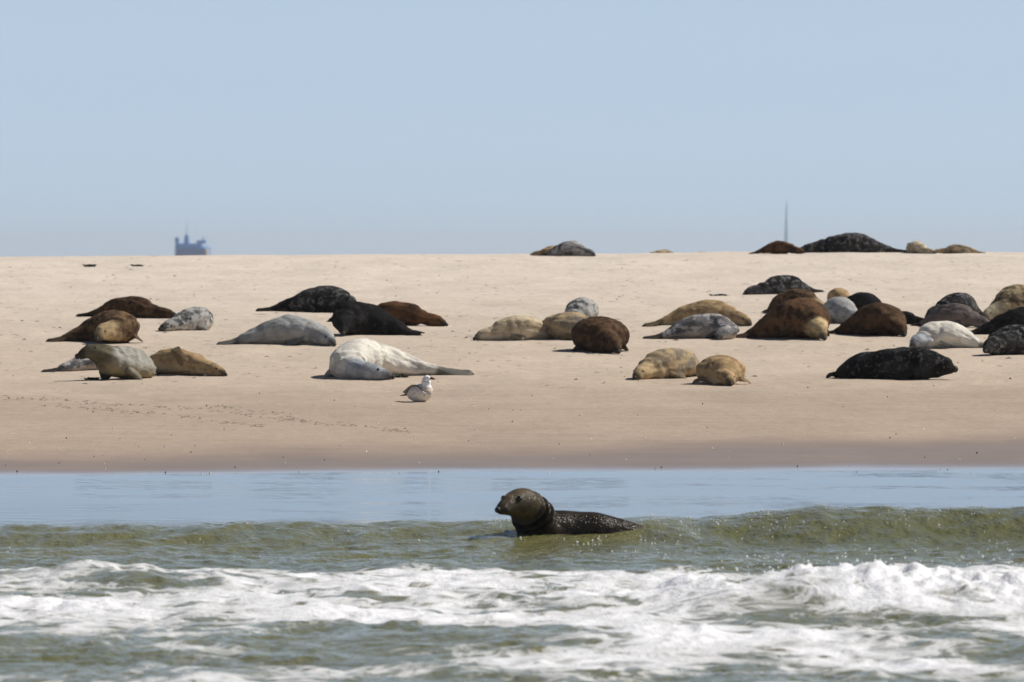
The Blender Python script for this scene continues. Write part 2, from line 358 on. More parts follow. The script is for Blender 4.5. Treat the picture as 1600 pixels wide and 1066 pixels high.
COAT = {
    'black': fur('fur_black', (.006, .0055, .006), (.026, .024, .024), .3, 11, spec=.02, rough=.8, hard=.06),
    'blackgrey': fur('fur_black_grey', (.0065, .0068, .008), (.13, .125, .12), .33, 12, spec=.02, hard=.07),
    'bull': fur('fur_bull_black', (.006, .006, .007), (.075, .073, .072), .24, 15, spec=.02, hard=.05),
    'darkbrown': fur('fur_dark_brown', (.032, .018, .011), (.11, .064, .034), .42, 8),
    'russet': fur('fur_russet', (.13, .062, .026), (.045, .024, .013), .4, 6),
    'brown': fur('fur_brown', (.17, .105, .055), (.045, .028, .017), .5, 8, head=(.46, .34, .19)),
    'brownface': fur('fur_brown_tan_face', (.15, .082, .042), (.045, .026, .015), .45, 7, head=(.52, .39, .21)),
    'olive': fur('fur_olive_grey_shaded_front', (.36, .35, .31), (.22, .21, .17), .42, 8, belly=(.24, .19, .10), head=(.12, .105, .065)),  # dark head and belly colours paint in the shade on its front
    'tan': fur('fur_tan', (.44, .31, .165), (.24, .16, .085), .42, 7, belly=(.5, .39, .24)),
    'tangrey': fur('fur_tan_grey', (.42, .31, .18), (.19, .16, .12), .45, 6, head=(.52, .39, .22)),
    'sandy': fur('fur_sandy', (.56, .46, .31), (.33, .26, .17), .4, 7, belly=(.52, .45, .35)),
    'cream': fur('fur_cream_white_shaded_head', (.74, .70, .60), (.50, .47, .42), .36, 5, belly=(.7, .67, .6), head=(.40, .42, .44)),  # grey-blue head colour is shade painted into the white coat
    'silver': fur('fur_silver', (.38, .38, .36), (.25, .25, .245), .40, 7, belly=(.46, .42, .35), tail=(.06, .055, .045)),
    'silverspot': fur('fur_silver_spotted', (.42, .41, .38), (.08, .08, .08), .42, 10, belly=(.5, .46, .4), hard=.06),
    'greymottle': fur('fur_grey_mottled', (.07, .07, .075), (.40, .38, .36), .40, 9, belly=(.42, .36, .3), hard=.06),
    'greyred': fur('fur_grey_warm', (.09, .075, .07), (.17, .14, .13), .4, 7, belly=(.3, .25, .22)),
    'spotcream': fur('fur_spotted_cream', (.40, .31, .18), (.10, .075, .045), .5, 8, hard=.06, head=(.42, .36, .25)),
    'wet': fur('fur_wet_dark', (.007, .0055, .004), (.035, .024, .014), .32, 9, head=(.10, .075, .045), rough=.6, spec=.04, coat=.2, fine=.35),
}
EYE = plain('eye_black', (.008, .007, .006), .08); NOSE = plain('nose_black', (.015, .013, .012), .65)

_ps = np.array([0, .012, .03, .055, .085, .12, .16, .20, .25, .31, .38, .45, .52, .60, .69, .77, .84, .89, .93, .96])
_pr = np.array([.14, .22, .29, .345, .43, .50, .535, .585, .69, .84, .96, 1.0, .99, .92, .74, .54, .37, .26, .19, .10])
def catmull(P, n):
    P = np.array(P, float); m = len(P)
    d = np.r_[0, np.cumsum(np.maximum(np.linalg.norm(np.diff(P, axis=0), axis=1), 1e-6) ** .7)]
    t = np.linspace(0, d[-1], n); out = np.zeros((n, P.shape[1]))
    # monotone-ish Hermite
    tan = np.zeros_like(P)
    tan[1:-1] = (P[2:] - P[:-2]) / (d[2:] - d[:-2])[:, None]; tan[0] = (P[1] - P[0]) / d[1]; tan[-1] = (P[-1] - P[-2]) / (d[-1] - d[-2])
    k = np.clip(np.searchsorted(d, t, side='right') - 1, 0, m - 2); h = (d[k + 1] - d[k]); s = ((t - d[k]) / h)[:, None]; h = h[:, None]
    return (2*s**3-3*s**2+1)*P[k] + (s**3-2*s**2+s)*h*tan[k] + (-2*s**3+3*s**2)*P[k+1] + (s**3-s**2)*h*tan[k+1]
def resample(P, n):
    d = np.r_[0, np.cumsum(np.linalg.norm(np.diff(P, axis=0), axis=1))]
    t = np.linspace(0, d[-1], n); return np.stack([np.interp(t, d, P[:, i]) for i in range(P.shape[1])], -1), d[-1]
def loft(centers, S, U, rw, rh, m=20, power=1.0):
    n = len(centers); a = np.linspace(0, 2 * np.pi, m, endpoint=False)
    V = [c + s * (w_ * np.cos(a))[:, None] + u * (h * np.sin(a))[:, None] for c, s, u, w_, h in zip(centers, S, U, rw, rh)]
    V = np.concatenate(V); Fc = []
    for i in range(n - 1):
        for j in range(m):
            b = (j + 1) % m; Fc.append((i * m + j, i * m + b, (i + 1) * m + b, (i + 1) * m + j))
    Fc.append(tuple(range(m - 1, -1, -1))); Fc.append(tuple((n - 1) * m + j for j in range(m)))
    return V, Fc
def frames(C, roll=0.0):
    T = np.gradient(C, axis=0); T /= np.linalg.norm(T, axis=1)[:, None]
    up = np.tile([0, 0, 1.0], (len(C), 1)); U = up - (up * T).sum(1)[:, None] * T
    bad = np.linalg.norm(U, axis=1) < .2; U[bad] = [0, 1.0, 0]
    U /= np.linalg.norm(U, axis=1)[:, None]; S = np.cross(T, U)
    if np.any(roll):
        r = np.broadcast_to(roll, (len(C),))[:, None]
        U, S = U * np.cos(r) + S * np.sin(r), S * np.cos(r) - U * np.sin(r)
    return T, S, U
def flipper_loft(root, dirv, normal, length, width, fan=1.25):
    """A flat five-fingered flipper: narrow wrist, broad scalloped end."""
    d = np.array(dirv, float); d /= np.linalg.norm(d); nrm = np.array(normal, float); nrm -= nrm.dot(d) * d; nrm /= np.linalg.norm(nrm)
    s = np.cross(d, nrm); k = np.linspace(0, 1, 25)
    C = np.array(root)[None] + d[None] * (k * length)[:, None] + nrm[None] * (-.10 * length * k ** 2)[:, None]
    wd = width * np.interp(k, [0, .25, .6, .85, 1], [.62, .78, 1.0, fan, .75]); th = width * np.interp(k, [0, .3, .7, 1], [.42, .32, .22, .12])
    return loft(C, np.tile(s, (25, 1)), np.tile(nrm, (25, 1)), wd, th, 24)

def seal(spec, name='grey_seal'):
    """Grow one animal: a single continuous skin lofted along its spine, joined with its flippers and fused by a voxel remesh."""
    u0, vb, R_px = spec['path'][0][0], spec['v'], spec['r']
    path = spec['path']; uc = sum(p[0] for p in path) / len(path)
    if spec.get('water'):
        x0, y0 = (uc - 800) / F * spec['y'], spec['y']; gz = lambda x, y: np.full(np.shape(x), -.6)
    else:
        gz = sand_z
        if 'y' in spec: y0 = spec['y']; x0 = (uc - 800) / F * y0
        else: x0, y0 = ground_point(uc, vb)
    px = y0 / F                                   # metres per photo pixel at the animal
    Rm = R_px * px; wf = spec.get('wf', 1.12); neck = spec.get('neck', 1.0)
    near = min(p[1] for p in path)
    if spec.get('water'):
        C0 = np.array([[(p[0] - 800) / F * (y0 + p[2]), y0 + p[2], CAM_H - (p[1] - ROW0) / F * (y0 + p[2])] for p in path])
        C0 = catmull(C0, 160)
    else:
        # the path says where the spine lies on the sand; nearest flank stands at the base row
        C0 = np.array([[(p[0] - 800) / F * (y0 + p[1] + Rm * .55), y0 + p[1] + Rm * .55, p[2] * px if len(p) > 2 else 0.0] for p in path])
        C0 = catmull(C0, 160)
    C, L = resample(C0, 64); s = np.linspace(0, 1, 64)
    Rb = Rm
    rr = np.interp(s, _ps, _pr) * Rb
    rr = np.minimum(rr * np.interp(s, [0, .1, .2, .3, 1], [1, 1 + .4 * (neck - 1), neck, 1, 1]), np.interp(s, [0, .03, .06, .10, .16, .22, .3, 1], np.array([.022, .036, .047, .064, .078, .10, .16, .4]) * max(L, 1.75)) * np.interp(s, [0, .06, .15, 1], [1, 1, neck, neck]))
    if 'radii' in spec: rr = np.interp(s, [q_[0] for q_ in spec['radii']], [q_[1] * px for q_ in spec['radii']])
    hd = (s < .12)
    rh = rr * np.where(hd, .98, .95); rwd = rr * np.where(s < .2, 1.03, np.interp(s, [.2, .4, .75, .95, 1], [1.05, wf, wf, 1.35, 1.6]))
    if not spec.get('water'):
        C[:, 2] = gz(C[:, 0], C[:, 1]) + rh * .86 + C[:, 2]
    roll = spec.get('roll', 0.0)
    T, S, U = frames(C, np.interp(s, [0, .15, .35, 1], [roll * spec.get('headroll', .4), roll * .5, roll, roll]) if roll else 0.0)
    keep = s <= .955
    parts = [loft(C[keep], S[keep], U[keep], rwd[keep], rh[keep], 24)]
    at = lambda q: int(round(q * 63))
    # cheeks, brow and the long muzzle of a grey seal
    def blob(c, ax, r3):
        a = np.array(ax); k = np.linspace(-1, 1, 9); pr = np.sqrt(np.clip(1 - k ** 2, .02, 1))
        CC = np.array(c)[None] + a[0][None] * (k * r3[0])[:, None]
        return loft(CC, np.tile(a[1], (9, 1)), np.tile(a[2], (9, 1)), r3[1] * pr, r3[2] * pr, 12)
    i = at(.035); hr = rr[at(.10)]
    for sd in (-1, 1):
        parts.append(blob(C[i] + S[i] * sd * rr[i] * .48 - U[i] * rr[i] * .22, (T[i], S[i], U[i]), (hr * .42, rr[i] * .66, rr[i] * .62)))
    j = at(.075)
    parts.append(blob(C[j] + U[j] * rr[j] * .34, (T[j], S[j], U[j]), (hr * .75, rr[j] * .8, rr[j] * .72)))
    main_faces = sum(len(p[0]) for p in parts)
    fl_pts = []
    # fore flippers
    q = at(.33)
    for sd in (-1, 1):
        lift_f = spec.get('raise', 0) == sd
        root = C[q] + S[q] * sd * rwd[q] * .82 - U[q] * rh[q] * (.45 + spec.get('flipdrop', 0) if not lift_f else -.1)
        if lift_f: dv = T[q] * .45 + S[q] * sd * .35 + np.array([0, 0, .9])
        else: dv = T[q] * .75 + S[q] * sd * spec.get('flare', .32) - np.array([0, 0, .25 + spec.get('flipdown', 0)])
        V, Fc = flipper_loft(root, dv, U[q] + S[q] * sd * .8, L * .135, Rm * .27 + L * .012, 1.1); parts.append((V, Fc)); fl_pts.append(V)
    # hind flippers
    e = at(.90); tl = C[-1] - C[e]; tl = tl / np.linalg.norm(tl)
    for sd in (-1, 1):
        dv = tl + S[e] * sd * spec.get('splay', .22) + np.array([0, 0, spec.get('tailup', .02)])
        V, Fc = flipper_loft(C[e] + S[e] * sd * rwd[e] * .35, dv, U[e] * .8 + S[e] * sd * .5, L * .155, L * .036, 1.5); parts.append((V, Fc)); fl_pts.append(V)
    fl_pts = np.concatenate(fl_pts)
    origin = np.array([C[:, 0].mean(), C[:, 1].mean(), float(gz(C[:, 0].mean(), C[:, 1].mean()))])
    V, Fc = [], []
    for v, f in parts:
        n0 = len(V); V += [tuple(p - origin) for p in v]; Fc += [tuple(k + n0 for k in fc) for fc in f]
    tmp = mesh_obj('tmp', V, Fc, None)
    bm = bmesh.new(); bm.from_mesh(tmp.data); bmesh.ops.recalc_face_normals(bm, faces=bm.faces); bm.to_mesh(tmp.data); bm.free()
    m = tmp.modifiers.new('r', 'REMESH'); m.mode = 'VOXEL'; m.voxel_size = spec.get('voxel', .017); m.use_smooth_shade = True
    m = tmp.modifiers.new('s', 'SMOOTH'); m.factor = .5; m.iterations = 5
    dg = bpy.context.evaluated_depsgraph_get(); me = bpy.data.meshes.new_from_object(tmp.evaluated_get(dg))
    bpy.data.objects.remove(tmp)
    n = len(me.vertices); co = np.zeros(n * 3, np.float32); me.vertices.foreach_get('co', co); co = co.reshape(-1, 3).astype(float)
    nr = np.zeros(n * 3, np.float32); me.vertices.foreach_get('normal', nr); nr = nr.reshape(-1, 3)
    W = co + origin
    idx = np.empty(n, int); 
    idx = (((C - origin) ** 2).sum(1)[None] - 2 * co @ (C - origin).T).argmin(1)
    rel = W - C[idx]; along = s[idx] + np.clip((rel * T[idx]).sum(1), -.03 * L, .03 * L) / L
    dors = (rel * U[idx]).sum(1) / np.maximum(np.linalg.norm(rel, axis=1), 1e-5)
    # rolls of blubber, neck creases and slack skin
    ph = spec.get('seed', 0) * 1.7
    fold = .013 * np.sin(along * L * spec.get('creases', 30) + 2 * dors + ph) * np.exp(-((along - .26) / .06) ** 2) * spec.get('folds', 1.0)
    fold += spec.get('slack', .028) * fbm(along * L * 2.2 + ph, dors * 1.3 + ph, 4, 91)
    co += nr * (fold * sstep(.10, .2, along) * (1 - sstep(.85, .9, along)))[:, None]
    W = co + origin
    if not spec.get('water'):
        g = gz(W[:, 0], W[:, 1]) - .015
        # the belly spreads where it bears on the sand
        co[:, 2] = np.maximum(W[:, 2], g) - origin[2]
    me.vertices.foreach_set('co', co.astype(np.float32).ravel())
    fp = fl_pts - origin; fd = np.sqrt(np.maximum((co ** 2).sum(1) + ((fp ** 2).sum(1)[None] - 2 * co @ fp.T).min(1), 0))
    fv = 1 - sstep(.012, .03, fd); fv *= (np.linalg.norm(rel, axis=1) > rr[idx] * 1.02)
    for nm, val in (('along', along), ('dorsal', dors), ('flipper', fv)):
        at_ = me.attributes.new(nm, 'FLOAT', 'POINT'); at_.data.foreach_set('value', val.astype(np.float32))
    me.polygons.foreach_set('use_smooth', [True] * len(me.polygons)); me.update()
    me.name = name; me.materials.clear(); me.materials.append(COAT[spec['coat']])
    o = bpy.data.objects.new(name, me); COL.objects.link(o); o.location = origin
    tag(o, spec['label'], 'seal', spec.get('group', 'grey seals hauled out on the sandbank'))
    # eyes and nose
    if spec.get('face', True):
        i = at(spec.get('eye_at', .068))
        for sd in (-1, 1):
            c = C[i] + S[i] * sd * rr[i] * .80 + U[i] * rr[i] * .52 - origin
            ellipsoid('eye', c, spec.get('eye', .011) * (L / 2.0) + .004, EYE, o)
        c = C[0] - T[0] * rr[0] * .25 + U[0] * rr[0] * .25 - origin
        ellipsoid('nose', c, rr[0] * .85, NOSE, o)
    return o
def ellipsoid(name, c, r, mat, parent, scale=(1, 1, 1), seg=12, rings=8, rot=None):
    bm = bmesh.new(); bmesh.ops.create_uvsphere(bm, u_segments=seg, v_segments=rings, radius=1.0)
    me = bpy.data.meshes.new(name); bm.to_mesh(me); bm.free(); me.materials.append(mat)
    me.polygons.foreach_set('use_smooth', [True] * len(me.polygons))
    o = bpy.data.objects.new(name, me); COL.objects.link(o); o.parent = parent; o.location = tuple(c)
    sx = (r, r, r) if np.isscalar(r) else r
    o.scale = tuple(a * b for a, b in zip(sx, scale))
    if rot: o.rotation_euler = rot
    return o

SEALS = [
 dict(v=498, r=19, coat='darkbrown', path=[(276,0),(263,.05),(243,.12),(212,.3),(170,.6),(128,.9)], label='dark brown seal in profile with its nose towards the small silver spotted seal'),
 dict(v=540, r=29, coat='brown', wf=1.15, path=[(152,0,5),(162,.2,8),(180,.5,4),(183,.95),(142,1.15),(84,.95)], label='brown seal with pale tan face, curled in front of the dark brown profile seal'),
 dict(v=518, r=21, coat='silverspot', path=[(250,0),(264,.12),(286,.4),(307,.8),(318,1.3),(322,1.8)], label='small silver seal with dark spots, right of the dark brown seal in profile'),
 dict(v=596, r=29, coat='olive', voxel=.014, eye_at=.09, radii=[(0,5.5),(.03,8.5),(.07,11.5),(.12,15),(.18,18),(.25,21.5),(.33,25),(.42,27),(.55,26),(.7,20),(.85,10),(.96,4)], path=[(123,0,33),(139,.05,35),(158,.15,25),(178,.35,9),(201,.65,2),(223,1.1,0),(237,1.7,0)], label='olive grey seal on the sand holding its head up high, facing left'),
 dict(v=590, r=23, coat='tan', **{'raise': -1}, path=[(352,0),(340,.1),(317,.3),(280,.6),(245,.9),(205,1.4)], label='tan seal lying behind the head-raised seal with one fore flipper held up'),
 dict(v=582, r=16, coat='greymottle', path=[(212,1.2,8),(196,1.1,8),(170,.9),(140,.6),(110,.3),(74,.1)], label='grey seal mostly hidden behind the head-raised seal, tail flippers pointing left'),
 dict(v=491, r=23, coat='blackgrey', path=[(550,0,4),(547,.2,8),(538,.5,2),(518,.8),(470,.9),(410,.9)], label='dark mottled seal with thin tail, lying behind the black and pale grey seals'),
 dict(v=528, r=29, coat='black', roll=.5, path=[(536,0,2),(537,.2,7),(541,.5,4),(556,.85),(598,.9),(652,.7)], label='black seal stretched between the pale grey seal and the russet seal'),
 dict(v=511, r=22, coat='russet', path=[(697,0),(683,.05),(656,.1),(622,.3),(590,.6),(556,.95)], label='russet brown seal with its nose to the right, behind the black seal'),
 dict(v=542, r=25, coat='silver', path=[(522,0),(513,.15,2),(504,.4),(480,.6),(430,.7),(350,.6)], label='pale bluish grey seal with dark tail stretched left, beside the curled whitish seal'),
 dict(v=594, r=32, coat='cream', voxel=.014, folds=1.6, path=[(612,0),(597,.03),(567,.1),(544,.55),(572,1.25),(617,1.5),(670,1.55),(720,1.45)], label='large whitish seal curled round on itself, dark tail pointing right, near the gull'),
 dict(v=532, r=22, coat='sandy', path=[(742,0),(755,.05),(776,.1),(802,.2),(836,.3),(880,.6)], label='pale sandy seal with its head to the left, nose pointing at the whitish seal'),
 dict(v=533, r=25, coat='tangrey', path=[(962,.6),(947,.6),(926,.6),(893,.45),(868,.6),(850,1.2)], label='tan grey seal partly hidden behind the bulky dark brown seal facing the camera'),
 dict(v=508, r=22, coat='silverspot', path=[(872,.2),(881,.3),(896,.5),(910,.9),(918,1.4),(922,1.9)], label='light spotted seal back rising behind the partly hidden tan grey seal'),
 dict(v=553, r=31, coat='darkbrown', wf=1.5, path=[(966,0),(958,.22,3),(945,.55),(937,1.0),(931,1.6),(928,2.1)], label='bulky dark brown seal facing the camera with its head down on the sand'),
 dict(v=595, r=27, coat='tangrey', path=[(992,0),(1001,.15),(1017,.4),(1045,.7),(1075,1.1),(1098,1.6)], label='tan seal with greyish back, left one of the tan pair nearest the water'),
 dict(v=604, r=25, coat='tan', wf=1.55, flare=.9, path=[(1142,0),(1137,.2,2),(1131,.5),(1126,.9),(1122,1.4),(1120,1.9)], label='tan seal facing the camera head-on, right one of the tan pair nearest the water'),
 dict(v=512, r=22, coat='tan', path=[(1172,.2),(1166,.3),(1150,.5),(1120,.7),(1072,.8),(1014,.6)], label='light tan seal behind the black and white mottled seal, its tail pointing left'),
 dict(v=532, r=21, coat='greymottle', path=[(1122,0),(1127,.15,2),(1139,.4),(1120,.65),(1076,.6),(1014,.4)], label='black and white mottled seal curled in front of the light tan seal'),
 dict(v=461, r=16, coat='blackgrey', path=[(1163,0),(1174,.1),(1191,.2),(1216,.35),(1246,.6),(1280,1)], label='dark seal lying alone at the back of the right-hand group, head to the left'),
 dict(v=492, r=22, coat='brown', path=[(1297,.1),(1287,.2),(1270,.4),(1246,.6),(1218,.9),(1198,1.3)], label='plain warm brown seal lying directly behind the big brown seal with the tan face'),
 dict(v=533, r=35, coat='brownface', wf=1.25, path=[(1288,0),(1281,.2,6),(1271,.5,3),(1251,.8),(1211,1.0),(1156,.9)], label='big brown seal with tan face, right of the black and white mottled seal'),
 dict(v=478, r=15, coat='tan', path=[(1337,.1),(1329,.2),(1319,.3),(1306,.6),(1296,1.0)], label='tan rump of a seal showing above the pale grey one in the packed group'),
 dict(v=508, r=23, coat='silver', path=[(1350,.2),(1341,.3),(1326,.5),(1313,.8),(1301,1.3),(1296,1.7)], label='pale grey seal wedged between the big tan-faced seal and the very dark brown one'),
 dict(v=505, r=25, coat='black', path=[(1405,.4),(1394,.5),(1376,.6),(1355,.7),(1333,1.0),(1306,1.4)], label='black seal back just visible above the very dark brown seal'),
 dict(v=528, r=28, coat='darkbrown', wf=1.2, path=[(1413,0),(1406,.2,3),(1392,.5),(1369,.7),(1340,.8),(1296,.9)], label='very dark brown seal facing right with brownish face, beside the big tan-faced seal'),
 dict(v=508, r=13, coat='black', path=[(1452,.3),(1441,.3),(1428,.4),(1412,.5),(1390,.7),(1366,1)], label='small black seal showing low between the very dark brown seal and the grey pair'),
 dict(v=500, r=23, coat='blackgrey', path=[(1448,.2),(1458,.3),(1473,.4),(1492,.6),(1512,.9),(1538,1.3)], label='mottled dark seal at the rear of the grey pair behind the white seal'),
 dict(v=513, r=21, coat='greyred', path=[(1546,.1),(1534,.2),(1516,.3),(1490,.4),(1464,.6),(1430,.9)], label='smooth grey seal, front one of the grey pair behind the white seal'),
 dict(v=546, r=24, coat='cream', path=[(1424,0),(1433,.12,2),(1447,.3),(1466,.45),(1502,.4),(1546,.3)], label='white seal with tan hindquarters lying right behind the black bull'),
 dict(v=502, r=31, coat='spotcream', path=[(1537,0),(1546,.15),(1562,.3),(1592,.6),(1628,.9),(1670,1.2)], label='large cream seal with brown spots cut by the right edge of the picture'),
 dict(v=524, r=24, coat='black', path=[(1690,.3),(1672,.3),(1645,.3),(1608,.3),(1562,.2),(1510,.1)], label='long black seal in front of the spotted cream seal at the picture edge'),
 dict(v=558, r=27, coat='blackgrey', wf=1.2, path=[(1540,0,4),(1548,.2,4),(1562,.45),(1588,.7),(1624,.9),(1672,1.0)], label='speckled dark grey seal right of the white seal, cut by the picture edge'),
 dict(v=594, r=29, coat='bull', voxel=.014, radii=[(0,6.5),(.03,10),(.08,15.5),(.13,20),(.2,26),(.3,29),(.45,29),(.6,26.5),(.75,22),(.88,15),(.96,8)], path=[(1490,0,10),(1475,.05,7),(1454,.1,3),(1408,.2,0),(1358,.3),(1322,.4),(1304,.5)], label='big black bull seal in profile in front of the white seal'),
 dict(v=393, y=159.0, r=11.5, coat='russet', path=[(1256,0),(1248,.1),(1237,.2),(1218,.3),(1198,.4),(1174,.5)], label='small brown seal on the skyline, left of the large dark seal on the crest'),
 dict(v=393, y=159.6, r=17, coat='blackgrey', path=[(1247,.6),(1260,.6),(1280,.6),(1315,.6),(1362,.7),(1412,.8)], label='largest seal on the skyline, dark with lighter mottled back'),
 dict(v=393, y=159.2, r=10.5, coat='sandy', path=[(1462,0),(1454,.1),(1442,.3),(1431,.6),(1423,1.0),(1417,1.4)], label='round pale seal on the skyline, right of the largest dark one'),
 dict(v=393, y=159.2, r=8, coat='tangrey', path=[(1457,1),(1468,1),(1484,1),(1502,1),(1518,1.1),(1536,1.2)], label='flat olive grey seal on the skyline, at the right end of the crest group'),
 dict(v=397, y=159.2, r=13.5, coat='greymottle', path=[(929,0),(920,.1),(906,.2),(888,.4),(868,.5),(846,.6)], label='mottled grey seal on the skyline above the middle of the sandbank'),
 dict(v=397, y=159.2, r=8.5, coat='tan', path=[(829,.8),(838,.8),(849,.8),(863,.9),(880,1),(905,1.1)], label='small tan seal on the skyline peeping out left of the mottled grey one'),
 dict(v=397, y=170.0, r=6.6, coat='tangrey', path=[(1004,0),(1012,0),(1023,.1),(1037,.2),(1052,.3),(1068,.4)], label='tan grey seal mostly hidden beyond the crest, only a low strip of back showing'),
 dict(v=397, y=170.0, r=6.0, coat='sandy', path=[(1094,0),(1096,.2),(1097,.5),(1099,.9),(1100,1.4)], label='tip of a pale seal showing as a small bump beyond the crest'),
]
for k, sp_ in enumerate(SEALS):
    sp_['seed'] = k; sp_.setdefault('face', True)
    seal(sp_)
seal(dict(v=832, water=True, y=62.9, r=35, coat='wet', seed=3, voxel=.010, wf=1.05, radii=[(0,6),(.015,9),(.03,11),(.06,14.5),(.10,20),(.15,24.5),(.20,26),(.25,28),(.30,31.5),(.36,34),(.45,36),(.6,33),(.75,23),(.85,13),(.96,4)], eye_at=.10, eye=.021, flipdrop=.9, flipdown=.8, folds=2.2, creases=80, slack=.006, group='grey seals in the surf',
          path=[(779,798,-.50),(794,791,-.40),(817,787,-.24),(833,806,-.10),(850,828,0),(882,832,.08),(936,832,.12),(985,837,.16),(1028,845,.2),(1068,858,.24)],
          label='wet dark brown seal in the water lifting its head above the small wave'))

# ------------------------------------------------------------------ young gull sitting on the damp sand
def gull():
    x, y = ground_point(657, 629); z = float(sand_z(x, y)); px = y / F
    root = bpy.data.objects.new('gull', None); COL.objects.link(root); root.location = (x, y, z); root.rotation_euler = (0, 0, R(-30))
    tag(root, 'young gull with white head and brown mottled wings sitting on the damp sand', 'gull')
    t = NT('gull_feathers'); P = t.new('ShaderNodeTexCoord').outputs['Object']
    n = t.noise(P, 32.0, 3, .6); t.set(Base_Color=t.mix(t.ramp(n, .52, .60), (.74, .68, .60), (.56, .47, .38)), Roughness=.8)
    feathers = t.m
    t = NT('gull_wing'); P = t.new('ShaderNodeTexCoord').outputs['Object']
    n = t.noise(t.scaled(P, (1.6, 1, 1)), 26.0, 3, .6); t.set(Base_Color=t.mix(t.ramp(n, .45, .6), (.09, .065, .05), (.40, .31, .23)), Roughness=.8)
    wing = t.m
    white = plain('gull_white', (.80, .79, .77), .8, var=.05); dark = plain('gull_dark', (.035, .03, .028), .6); bill = plain('gull_bill', (.09, .055, .04), .4)
    # body, neck and head: one skin along a curve, tail at -x, head at +x
    P_ = catmull([(-.20, 0, .10), (-.12, 0, .105), (0, 0, .115), (.085, 0, .15), (.085, 0, .235), (.10, 0, .30), (.15, 0, .315)], 60)
    C, L = resample(P_, 40); s = np.linspace(0, 1, 40)
    r = np.interp(s, [0, .08, .25, .42, .52, .62, .72, .83, .93, 1], [.02, .075, .125, .135, .125, .085, .062, .066, .05, .014])
    T, S, U = frames(C); V, Fc = loft(C, S, U, r, r * .95, 18)
    b = mesh_obj('body', V, Fc, feathers, root); b.data.materials.append(white)
    for p in b.data.polygons:
        if p.center[2] > .19: p.material_index = 1
    for sd in (-1, 1):
        k = np.linspace(0, 1, 12); Cw = np.stack([.06 - .29 * k, sd * (.098 - .05 * k), .125 + .0 * k + .015 * np.sin(k * 3)], -1)
        hw = np.interp(k, [0, .2, .55, .85, 1], [.04, .095, .085, .035, .008])
        Tw, Sw, Uw = frames(Cw); V, Fc = loft(Cw, Sw, Uw, np.full(12, .016), hw, 12); mesh_obj('wing', V, Fc, wing, root)
    k = np.linspace(0, 1, 6); Ct = np.stack([-.17 - .12 * k, 0 * k, .10 - .02 * k], -1); Tw, Sw, Uw = frames(Ct)
    V, Fc = loft(Ct, Sw, Uw, np.interp(k, [0, 1], [.03, .05]), np.interp(k, [0, 1], [.02, .006]), 10); mesh_obj('tail', V, Fc, dark, root)
    k = np.linspace(0, 1, 6); Cb = np.stack([.155 + .065 * k, 0 * k, .312 - .006 * k - .01 * k ** 3], -1); Tw, Sw, Uw = frames(Cb)
    V, Fc = loft(Cb, Sw, Uw, np.interp(k, [0, 1], [.013, .005]), np.interp(k, [0, .7, 1], [.018, .015, .005]), 10); mesh_obj('bill', V, Fc, bill, root)
    for sd in (-1, 1): ellipsoid('eye', (.135, sd * .044, .325), .008, EYE, root)
    for sd in (-1, 1):
        k = np.linspace(0, 1, 4); Cl = np.stack([.02 + .0 * k, sd * .04 + 0 * k, .07 - .075 * k], -1); V, Fc = loft(Cl, np.tile([1, 0, 0.], (4, 1)), np.tile([0, 1., 0], (4, 1)), np.full(4, .01), np.full(4, .01), 8)
        mesh_obj('leg', V, Fc, bill, root)
gull()

# ------------------------------------------------------------------ tide wrack, sand crumbs, shells
WEED = plain('dried_weed', (.035, .034, .014), .8, var=.4)
def weed(u, v, wpx, hpx, label):
    x, y = ground_point(u, v); z = float(sand_z(x, y)); px = y / F; rd = random.Random(u)
    V, Fc = [], []
    for _ in range(46):
        a = rd.uniform(0, 6.28); bx = rd.gauss(0, wpx * px * .22); by = rd.gauss(0, .07)
        hx = rd.gauss(0, .06); hz = rd.uniform(.3, 1.0) * hpx * px; wd = rd.uniform(.012, .03)
        n = len(V); zz = float(sand_z(x + bx, y + by)) - z
        ca, sa = math.cos(a) * wd, math.sin(a) * wd
        V += [(bx - ca, by - sa, zz - .01), (bx + ca, by + sa, zz - .01), (bx + ca + hx * .6, by + sa, zz + hz * .8), (bx - ca + hx * .6, by - sa, zz + hz * .8), (bx + hx * 1.6, by + rd.gauss(0, .05), zz + hz * .5)]
        Fc += [(n, n + 1, n + 2, n + 3), (n + 3, n + 2, n + 4)]
    o = mesh_obj('seaweed_clump', V, Fc, WEED, smooth=False); o.location = (x, y, z); tag(o, label, 'seaweed', 'clumps of seaweed on the sand')
weed(140, 417, 22, 5, 'dark clump of seaweed near the crest, left of the distant ship, wider of two')
weed(216, 416, 14, 4, 'dark clump of seaweed near the crest just left of the ship, narrower of two')
weed(146, 593, 15, 5, 'small seaweed clump on the sand below the head-raised seal')
weed(1126, 462, 24, 3, 'thin flat clump of seaweed left of the lone dark seal')
weed(626, 589, 15, 6, 'dark seaweed clump beside the nose of the curled whitish seal')

